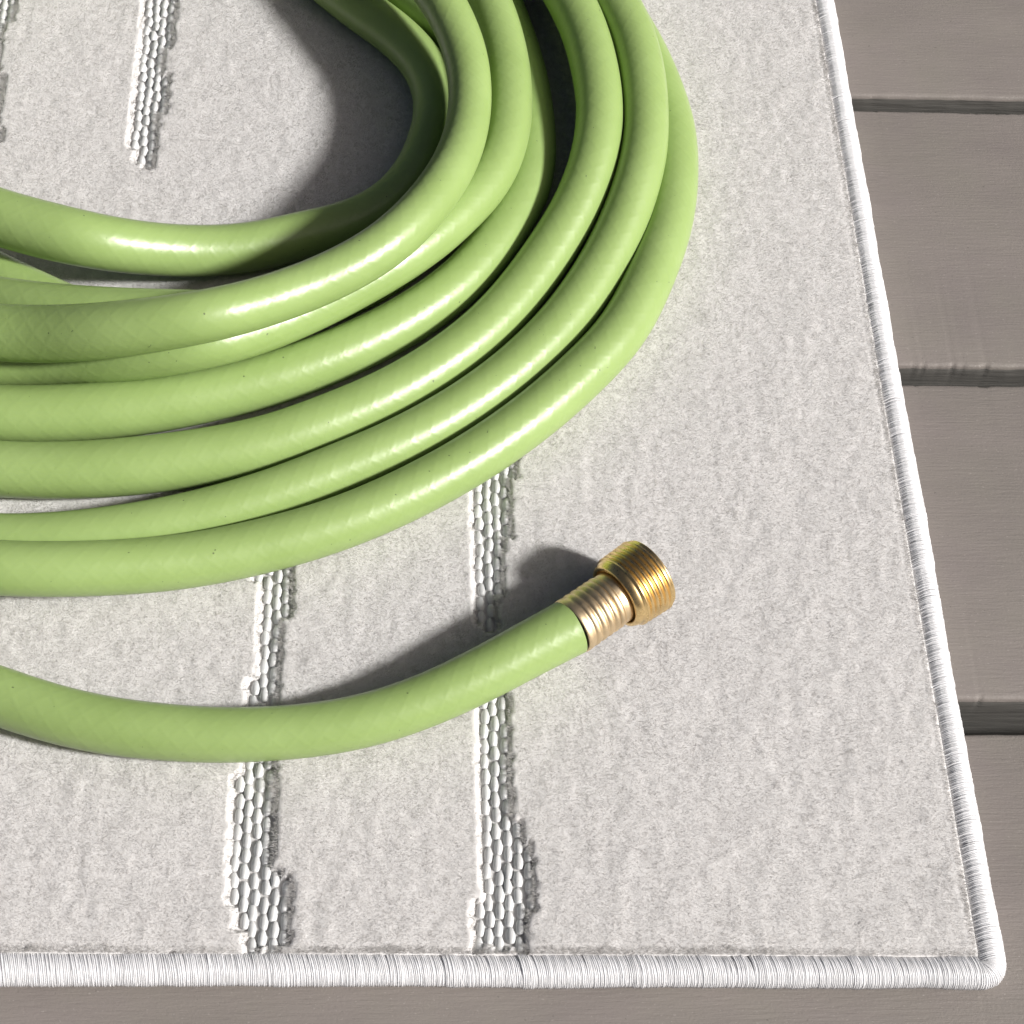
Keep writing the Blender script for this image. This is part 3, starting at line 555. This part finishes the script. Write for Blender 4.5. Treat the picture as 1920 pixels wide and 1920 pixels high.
'S2': [[-49.48,288.51,55.82,10.42],[-45.93,282.43,55.78,10.38],[-42.4,276.39,55.75,10.34],[-38.9,270.33,55.71,10.31],[-35.38,264.19,55.68,10.28],[-31.88,257.94,55.64,10.24],[-28.56,251.57,55.58,10.2],[-25.54,245.2,55.28,10.14],[-22.85,239.16,54.45,10.08],[-20.5,233.3,53.32,10.01],[-18.55,227.4,52.19,9.95],[-16.99,221.41,51.17,9.88],[-15.81,215.23,50.28,9.81],[-15.02,208.81,49.57,9.73],[-14.62,202.18,49.06,9.65],[-14.6,195.39,48.76,9.58],[-14.93,188.59,48.7,9.55],[-15.57,181.8,48.86,9.54],[-16.53,174.93,49.26,9.55],[-17.83,167.99,49.87,9.58],[-19.52,160.94,50.68,9.61],[-21.59,153.82,51.64,9.65],[-23.97,146.78,52.72,9.69],[-26.63,139.86,53.89,9.73],[-29.55,133.34,54.81,9.76],[-32.68,127.2,55.58,9.78],[-35.92,121.61,56.06,9.81],[-39.21,116.54,56.34,9.84],[-42.58,111.86,56.49,9.89],[-46.05,107.51,56.55,9.93],[-49.61,103.53,56.48,9.97],[-53.22,99.95,56.33,10.0],[-56.89,96.72,56.16,10.02],[-60.65,93.73,56.0,10.03],[-64.49,90.9,55.88,10.04],[-68.38,88.23,55.78,10.06],[-72.31,85.68,55.68,10.07],[-76.28,83.22,55.63,10.08],[-80.28,80.75,55.74,10.09],[-84.33,78.31,55.99,10.1],[-88.39,75.87,56.4,10.11],[-92.46,73.4,57.0,10.13],[-96.53,70.87,57.78,10.16],[-100.63,68.29,58.75,10.2],[-104.74,65.69,59.86,10.26],[-108.84,63.11,61.1,10.33],[-112.95,60.75,62.21,10.4],[-117.08,58.85,62.88,10.47],[-121.18,57.3,63.29,10.53],[-125.26,56.06,63.46,10.58],[-129.38,55.21,63.29,10.63],[-133.53,54.58,62.92,10.68],[-137.71,54.19,62.29,10.75],[-141.93,54.0,61.45,10.83],[-146.15,53.87,60.57,10.92],[-150.39,53.82,59.63,11.01],[-154.67,53.95,58.53,11.11],[-158.97,54.21,57.36,11.2],[-163.31,54.63,56.1,11.28],[-167.7,55.28,54.63,11.36],[-172.13,56.09,53.07,11.43],[-176.62,57.08,51.35,11.49],[-181.13,58.12,49.7,11.54],[-185.63,59.15,48.17,11.57],[-190.12,60.13,46.79,11.58],[-194.6,61.06,45.6,11.58],[-199.05,61.93,44.6,11.56],[-203.47,62.77,43.79,11.55],[-207.88,63.59,43.17,11.55],[-212.27,64.44,42.7,11.55],[-216.64,65.3,42.37,11.56],[-220.99,66.14,42.12,11.57],[-225.34,66.93,41.94,11.58],[-227.5,67.31,41.87,11.58]],
'S8': [[-212.38,-81.58,21.43,11.03],[-208.33,-83.08,21.4,11.0],[-204.29,-84.59,21.37,10.97],[-200.25,-86.08,21.34,10.94],[-196.21,-87.57,21.32,10.92],[-192.19,-89.03,21.29,10.89],[-188.18,-90.49,21.26,10.86],[-184.18,-91.95,21.24,10.83],[-180.18,-93.37,21.21,10.81],[-176.18,-94.71,21.19,10.78],[-172.2,-95.96,21.16,10.75],[-168.24,-97.09,21.14,10.73],[-164.3,-98.12,21.11,10.71],[-160.36,-99.08,21.09,10.69],[-156.42,-99.95,21.06,10.66],[-152.49,-100.72,21.04,10.64],[-148.58,-101.39,21.0,10.6],[-144.69,-101.96,20.97,10.57],[-140.79,-102.46,20.93,10.53],[-136.89,-102.9,20.89,10.48],[-132.99,-103.29,20.85,10.45],[-129.11,-103.65,20.81,10.41],[-125.22,-103.96,20.78,10.37],[-121.34,-104.21,20.74,10.33],[-117.45,-104.4,20.7,10.3],[-113.57,-104.52,20.67,10.26],[-109.69,-104.57,20.64,10.22],[-105.81,-104.54,20.61,10.19],[-101.93,-104.44,20.59,10.15],[-98.05,-104.29,20.57,10.12],[-94.17,-104.09,20.56,10.09],[-90.27,-103.84,20.56,10.07],[-86.38,-103.54,20.58,10.05],[-82.48,-103.18,20.6,10.04],[-78.59,-102.74,20.64,10.03],[-74.69,-102.21,20.7,10.02],[-70.77,-101.58,20.78,10.03],[-66.85,-100.87,20.88,10.03],[-62.93,-100.06,20.99,10.04],[-59.02,-99.15,21.13,10.05],[-55.1,-98.12,21.28,10.06],[-51.15,-96.96,21.45,10.07],[-47.19,-95.66,21.64,10.08],[-43.24,-94.26,21.85,10.09],[-39.31,-92.76,22.06,10.1],[-35.43,-91.18,22.29,10.13],[-31.61,-89.52,22.53,10.17],[-27.84,-87.78,22.78,10.21],[-24.09,-85.95,23.03,10.27],[-20.35,-84.06,23.29,10.32],[-16.64,-82.14,23.55,10.38],[-12.97,-80.19,23.8,10.43],[-9.36,-78.2,24.04,10.48],[-5.77,-76.17,24.26,10.53],[-2.17,-74.09,24.47,10.58],[1.44,-72.01,24.67,10.64],[5.09,-69.92,24.87,10.71],[8.78,-67.82,25.05,10.79],[12.51,-65.71,25.22,10.88],[16.26,-63.58,25.36,10.98],[20.02,-61.43,25.48,11.08]]}
r8 = HOSE['S8']
order = ['S7', 'S6', 'S5', 'S4', 'S3', 'S2', 'S1b', 'S1']
def arr(n): return np.array(HOSE[n], float)
def unit(v): return v / np.linalg.norm(v)
chain = arr('S8')[::-1]                        # fitting -> left
parts_ = [chain]
prev = chain
for k, n in enumerate(order):
    nx_ = arr(n)
    A, B = prev[-1], nx_[0]
    TA = unit(prev[-1][:3] - prev[-2][:3]); TB = unit(nx_[0][:3] - nx_[1][:3])
    TA[2] *= .2; TB[2] *= .2
    la = 430 - 12 * k; lb = 360 - 12 * k
    t = np.linspace(0, 1, 60)[1:-1][:, None]
    C1, C2 = A[:3] + TA * la, B[:3] + TB * lb
    pts = (1 - t) ** 3 * A[:3] + 3 * (1 - t) ** 2 * t * C1 + 3 * (1 - t) * t * t * C2 + t ** 3 * B[:3]
    rr = A[3] * (1 - t) + B[3] * t
    parts_.append(np.hstack([pts, rr])); parts_.append(nx_)
    prev = nx_
# the far end doubles back left of the coil and tucks in under it
back = arr('S1c')[::-1]
A, B = prev[-1], back[0]
TA = unit(A[:3] - prev[-2][:3]); TB = unit(B[:3] - back[1][:3])
way = [A[:3] - TA * 30, A[:3], A[:3] + TA * 90 + np.array([0, 0, -10.]), np.array([-440, 300, 22.]), np.array([-520, 275, 21.]), np.array([-535, 195, 21.]),
       np.array([-470, 150, 21.]), B[:3] + TB * 110, B[:3], B[:3] - TB * 30]
way[7][2] = 21
bend = []
for k in range(1, len(way) - 2):
    p0, p1, p2, p3 = way[k - 1:k + 3]
    for t in np.linspace(0, 1, 12, endpoint=False):
        bend.append(.5 * ((2 * p1) + (-p0 + p2) * t + (2 * p0 - 5 * p1 + 4 * p2 - p3) * t * t + (-p0 + 3 * p1 - 3 * p2 + p3) * t ** 3))
bend = np.array(bend[1:])
parts_.append(np.hstack([bend, np.full((len(bend), 1), A[3])])); parts_.append(back)
P = np.concatenate(parts_)
# resample evenly with smoothing
d = np.r_[0, np.cumsum(np.linalg.norm(np.diff(P[:, :3], axis=0), axis=1))]
keep = np.r_[True, np.diff(d) > 1e-4]
P, d = P[keep], d[keep]
s = np.arange(0, d[-1], 2.0)
Q = np.column_stack([np.interp(s, d, P[:, k]) for k in range(4)])
for _ in range(14):
    Q[1:-1] = .25 * Q[:-2] + .5 * Q[1:-1] + .25 * Q[2:]
T = np.gradient(Q[:, :3], axis=0); T /= np.linalg.norm(T, axis=1)[:, None]
up = np.array([0, 0, 1.0])
Sd = np.cross(T, up); Sd /= np.linalg.norm(Sd, axis=1)[:, None]
Un = np.cross(Sd, T)
NSd = 28
th = np.linspace(0, 2 * math.pi, NSd, endpoint=False)
V = Q[:, None, :3] + Q[:, 3][:, None, None] * (np.cos(th)[None, :, None] * Sd[:, None] + np.sin(th)[None, :, None] * Un[:, None])
nq = len(Q)
i = np.arange(nq - 1)[:, None]; j = np.arange(NSd)[None]
a = (i * NSd + j).ravel(); b = (i * NSd + (j + 1) % NSd).ravel()
F = np.column_stack([a, a + NSd, b + NSd, b])
u0 = (s[:nq - 1][:, None] + 0 * j).ravel(); u1 = (s[1:nq][:, None] + 0 * j).ravel()
v0 = ((j + 0 * i) / NSd).ravel(); v1 = ((j + 1 + 0 * i) / NSd).ravel()
UV = np.stack([np.stack([u0, v0], -1), np.stack([u1, v0], -1), np.stack([u1, v1], -1), np.stack([u0, v1], -1)], 1).reshape(-1, 2)
hose = tag(empty("garden_hose", tuple(Vector(Q[0, :3]) * MM)), "coiled lime green garden hose with a brass threaded end, lying on the rug", "garden hose")
tube = mesh_np("hose_tube", V.reshape(-1, 3), F, mat_hose, uv=UV)
tube.parent = hose
tube.matrix_parent_inverse = Matrix.Translation(-hose.location)

# brass fitting: turned profiles on the hose's end axis
P0 = np.array([20.02, -61.43, 25.48]); P1 = np.array([51.62, -37.52, 25.48])
ax = unit(P1 - P0)
def lathe(name, prof, mat, parent, seg=96, tilt=None):
    """prof: list of (t mm along the axis, radius)"""
    sx = unit(np.cross(ax, up)); uy = np.cross(sx, ax)
    prof = np.array(prof, float)
    th = np.linspace(0, 2 * math.pi, seg, endpoint=False)
    V = []
    for (t, r) in prof:
        tl = 0.0
        if tilt: tl = tilt[2] * np.clip(min((t - tilt[0]) / 1.5, (tilt[1] - t) / 1.5), 0, 1)
        V.append(P0 + (ax * t)[None] + (np.cos(th + .9) * tl)[:, None] * ax[None] + r * (np.cos(th)[:, None] * sx + np.sin(th)[:, None] * uy))
    V = np.concatenate(V)
    i = np.arange(len(prof) - 1)[:, None]; j = np.arange(seg)[None]
    a = (i * seg + j).ravel(); b = (i * seg + (j + 1) % seg).ravel()
    F = np.column_stack([a, b, b + seg, a + seg])
    o = mesh_np(name, V, F, mat)
    o.parent = parent
    o.matrix_parent_inverse = parent.matrix_world.inverted() if parent.type == 'EMPTY' else Matrix.Identity(4)
    return o
bpy.context.view_layer.update()
K = 0.22390       # mm along the axis for one pixel of the photograph
def T_(px): return px * K
prof = [(T_(-4), 9.2), (T_(-1.5), 10.5), (T_(-1.5), 11.1), (T_(0), 11.3), (T_(4), 11.35), (T_(12), 11.2)]
for c in (22, 37, 51, 64, 76):
    for q_ in np.linspace(-1, 1, 9):
        prof.append((T_(c + q_ * 6.6), 10.55 + .62 * math.cos(q_ * math.pi / 2) ** .8 + (76 - c) * .003))
prof += [(T_(84), 10.55), (T_(86), 10.72), (T_(99), 10.70), (T_(103), 10.5), (T_(106), 10.0), (T_(107), 9.2), (T_(107), 6)]
ferrule = lathe("ferrule", prof, mat_brass_ferrule, hose)
ferrule["label"] = "satin brass crimp sleeve with five ribs"
h0 = 97.0
prof = [(T_(h0 + 30), 7.0), (T_(h0 + 30), 11.2), (T_(h0 + 4), 11.5), (T_(h0 + .5), 11.75), (T_(h0), 12.1), (T_(h0), 12.7), (T_(h0 + 1.2), 13.3),
        (T_(h0 + 9), 13.9), (T_(h0 + 13), 14.3)]
NT = 6
t0, pitch = h0 + 15., 10.4
for c in range(NT):
    cc = t0 + c * pitch
    r = 14.35 + .09 * c
    prof += [(T_(cc), r - .15), (T_(cc + 1.8), r + .45), (T_(cc + 3.2), r + .85), (T_(cc + 4.8), r + .9), (T_(cc + 6.2), r + .45), (T_(cc + 8.0), r - .4), (T_(cc + 9.2), r - .5)]
te = t0 + NT * pitch
prof += [(T_(te + 1), 14.9), (T_(te + 3.5), 14.75), (T_(te + 5.0), 14.2), (T_(te + 5.4), 13.2), (T_(te + 5.0), 11.0), (T_(te - 25), 9.5)]
coupling = lathe("threaded_coupling", prof, mat_brass_head, hose, 128, (T_(t0), T_(te), .45))
coupling["label"] = "polished brass male threaded end"
ring = lathe("washer", [(T_(te - 25), 9.4), (T_(te - 24.5), 9.4), (T_(te - 24.5), 5.5), (T_(te - 26), 5.5)], mat_rubber, hose, 48)

# ------------------------------------------------------------------ pile
def hair_region(n, x0, x1, y0, y1, rad, keep_fn, seed, name_part=None):
    r = np.random.default_rng(seed)
    x = r.uniform(x0, x1, n); y = r.uniform(y0, y1, n)
    ok = (x < XE - 4.5) & (y > YB(x) + 4.3) & ~in_groove(x + (vnoise(x, y, 2.3, 51) - .5) * 1.9, y + (vnoise(x, y, 2.3, 52) - .5) * 2.4) & keep_fn(x, y)
    return x[ok], y[ok]
# hose footprint, to leave out pile nobody can see (well inside the tube's shadowed foot)
SIM = 0
hx, hy = hair_region(1400000, GX0, XE, GY0, GY1, .1, lambda x, y: np.ones(len(x), bool), 5)
fx, fy = hair_region(120000, GX0 - 190, XE, GY0, GY1 + 170, .1, lambda x, y: (x < GX0) | (y > GY1), 6)
ex, ey = hair_region(1400000, GX0, XE, GY0, GY1, .1, lambda x, y: in_groove(x + 1.5, y) | in_groove(x - 1.7, y) | in_groove(x, y + 1.6) | in_groove(x, y - 1.6), 15)
sx_, sy_ = hair_region(12000, XE - 7.0, XE - 4.3, GY0, GY1, .1, lambda x, y: np.ones(len(x), bool), 16)
bx_ = np.random.default_rng(17).uniform(GX0, XE - 5, 10000); by_ = YB(bx_) + np.random.default_rng(18).uniform(4.1, 6.8, 10000)
okb = ~in_groove(bx_, by_)
nmain = len(hx)
X = np.r_[hx, ex, sx_, bx_[okb], fx]; Y = np.r_[hy, ey, sy_, by_[okb], fy]
fuzz = np.zeros(len(X), bool); fuzz[nmain:len(X) - len(fx)] = True
farm = np.zeros(len(X), bool); farm[len(X) - len(fx):] = True
n = len(X)
r = np.random.default_rng(9)
hgt = pile_height(X, Y)
tip = 11.05 + hgt * 1.0 + r.normal(0, .09, n)
root = np.full(n, 10.1) + hgt
root[in_groove(X - 1.2, Y) | in_groove(X + 1.2, Y) | in_groove(X, Y + 1.2) | in_groove(X, Y - 1.2)] -= 1.2
root[fuzz] -= r.uniform(.2, 1.3, fuzz.sum()); tip[fuzz] += r.uniform(-.5, .3, fuzz.sum())
# nap: leaning a little, tufts leaning together
ta = vnoise(X, Y * .7, 3.6, 31) * 2 * math.pi * 1.5
lean = .4 * vnoise(X, Y, 7.0, 32)
lx = np.cos(ta) * lean + r.normal(0, .26, n) + .1
ly = np.sin(ta) * lean + r.normal(0, .26, n) - .2
# fibres beside a carved stripe splay out over it
for dxx in (1.3, 2.4):
    near = in_groove(X - dxx, Y)
    lx[near] -= r.uniform(-.3, 1.9, near.sum()) * (.3 + vnoise(X[near], Y[near], 3.1, 77)) ; tip[near] += r.uniform(-.9, .1, near.sum())
    near = in_groove(X + dxx, Y)
    lx[near] += r.uniform(-.4, .9, near.sum()) * (.3 + vnoise(X[near], Y[near], 3.1, 78)); tip[near] += r.uniform(-1.3, -.1, near.sum())
# edge beside binding
nearE = Y < YB(X) + 8
tip[nearE] += r.uniform(-.3, .1, nearE.sum()); ly[nearE] -= r.uniform(-.2, .5, nearE.sum())
nearR = X > XE - 8
tip[nearR] += r.uniform(-.3, .1, nearR.sum()); lx[nearR] += r.uniform(0, .8, nearR.sum())
# a few stray fibres stand proud
stray = r.random(n) < .006
tip[stray] += r.uniform(.2, 1.0, stray.sum()); lx[stray] += r.normal(0, 1.0, stray.sum()); ly[stray] += r.normal(0, 1.0, stray.sum())
pos = np.zeros((n, 3, 3), np.float32)
pos[:, 0] = np.stack([X, Y, root], -1)
pos[:, 1] = np.stack([X + lx * .3, Y + ly * .3, root + (tip - root) * .6], -1)
pos[:, 2] = np.stack([X + lx, Y + ly, tip], -1)
pos *= MM
rd = np.zeros((n, 3), np.float32)
base_r = np.where(farm, .048 * 1.3, .048) * MM
rd[:, 0] = base_r; rd[:, 1] = base_r; rd[:, 2] = base_r * .45
hc = bpy.data.hair_curves.new("pile")
hc.add_curves([3] * n)
hc.position_data.foreach_set("vector", pos.ravel())
ra = hc.attributes.get("radius") or hc.attributes.new("radius", 'FLOAT', 'POINT')
ra.data.foreach_set("value", rd.ravel())
hc.materials.append(mat_pile)
po = bpy.data.objects.new("pile", hc)
COL.objects.link(po)
po.parent = rug
tag(po, "soft pale grey cut pile", kind="stuff")
print("hairs", n)
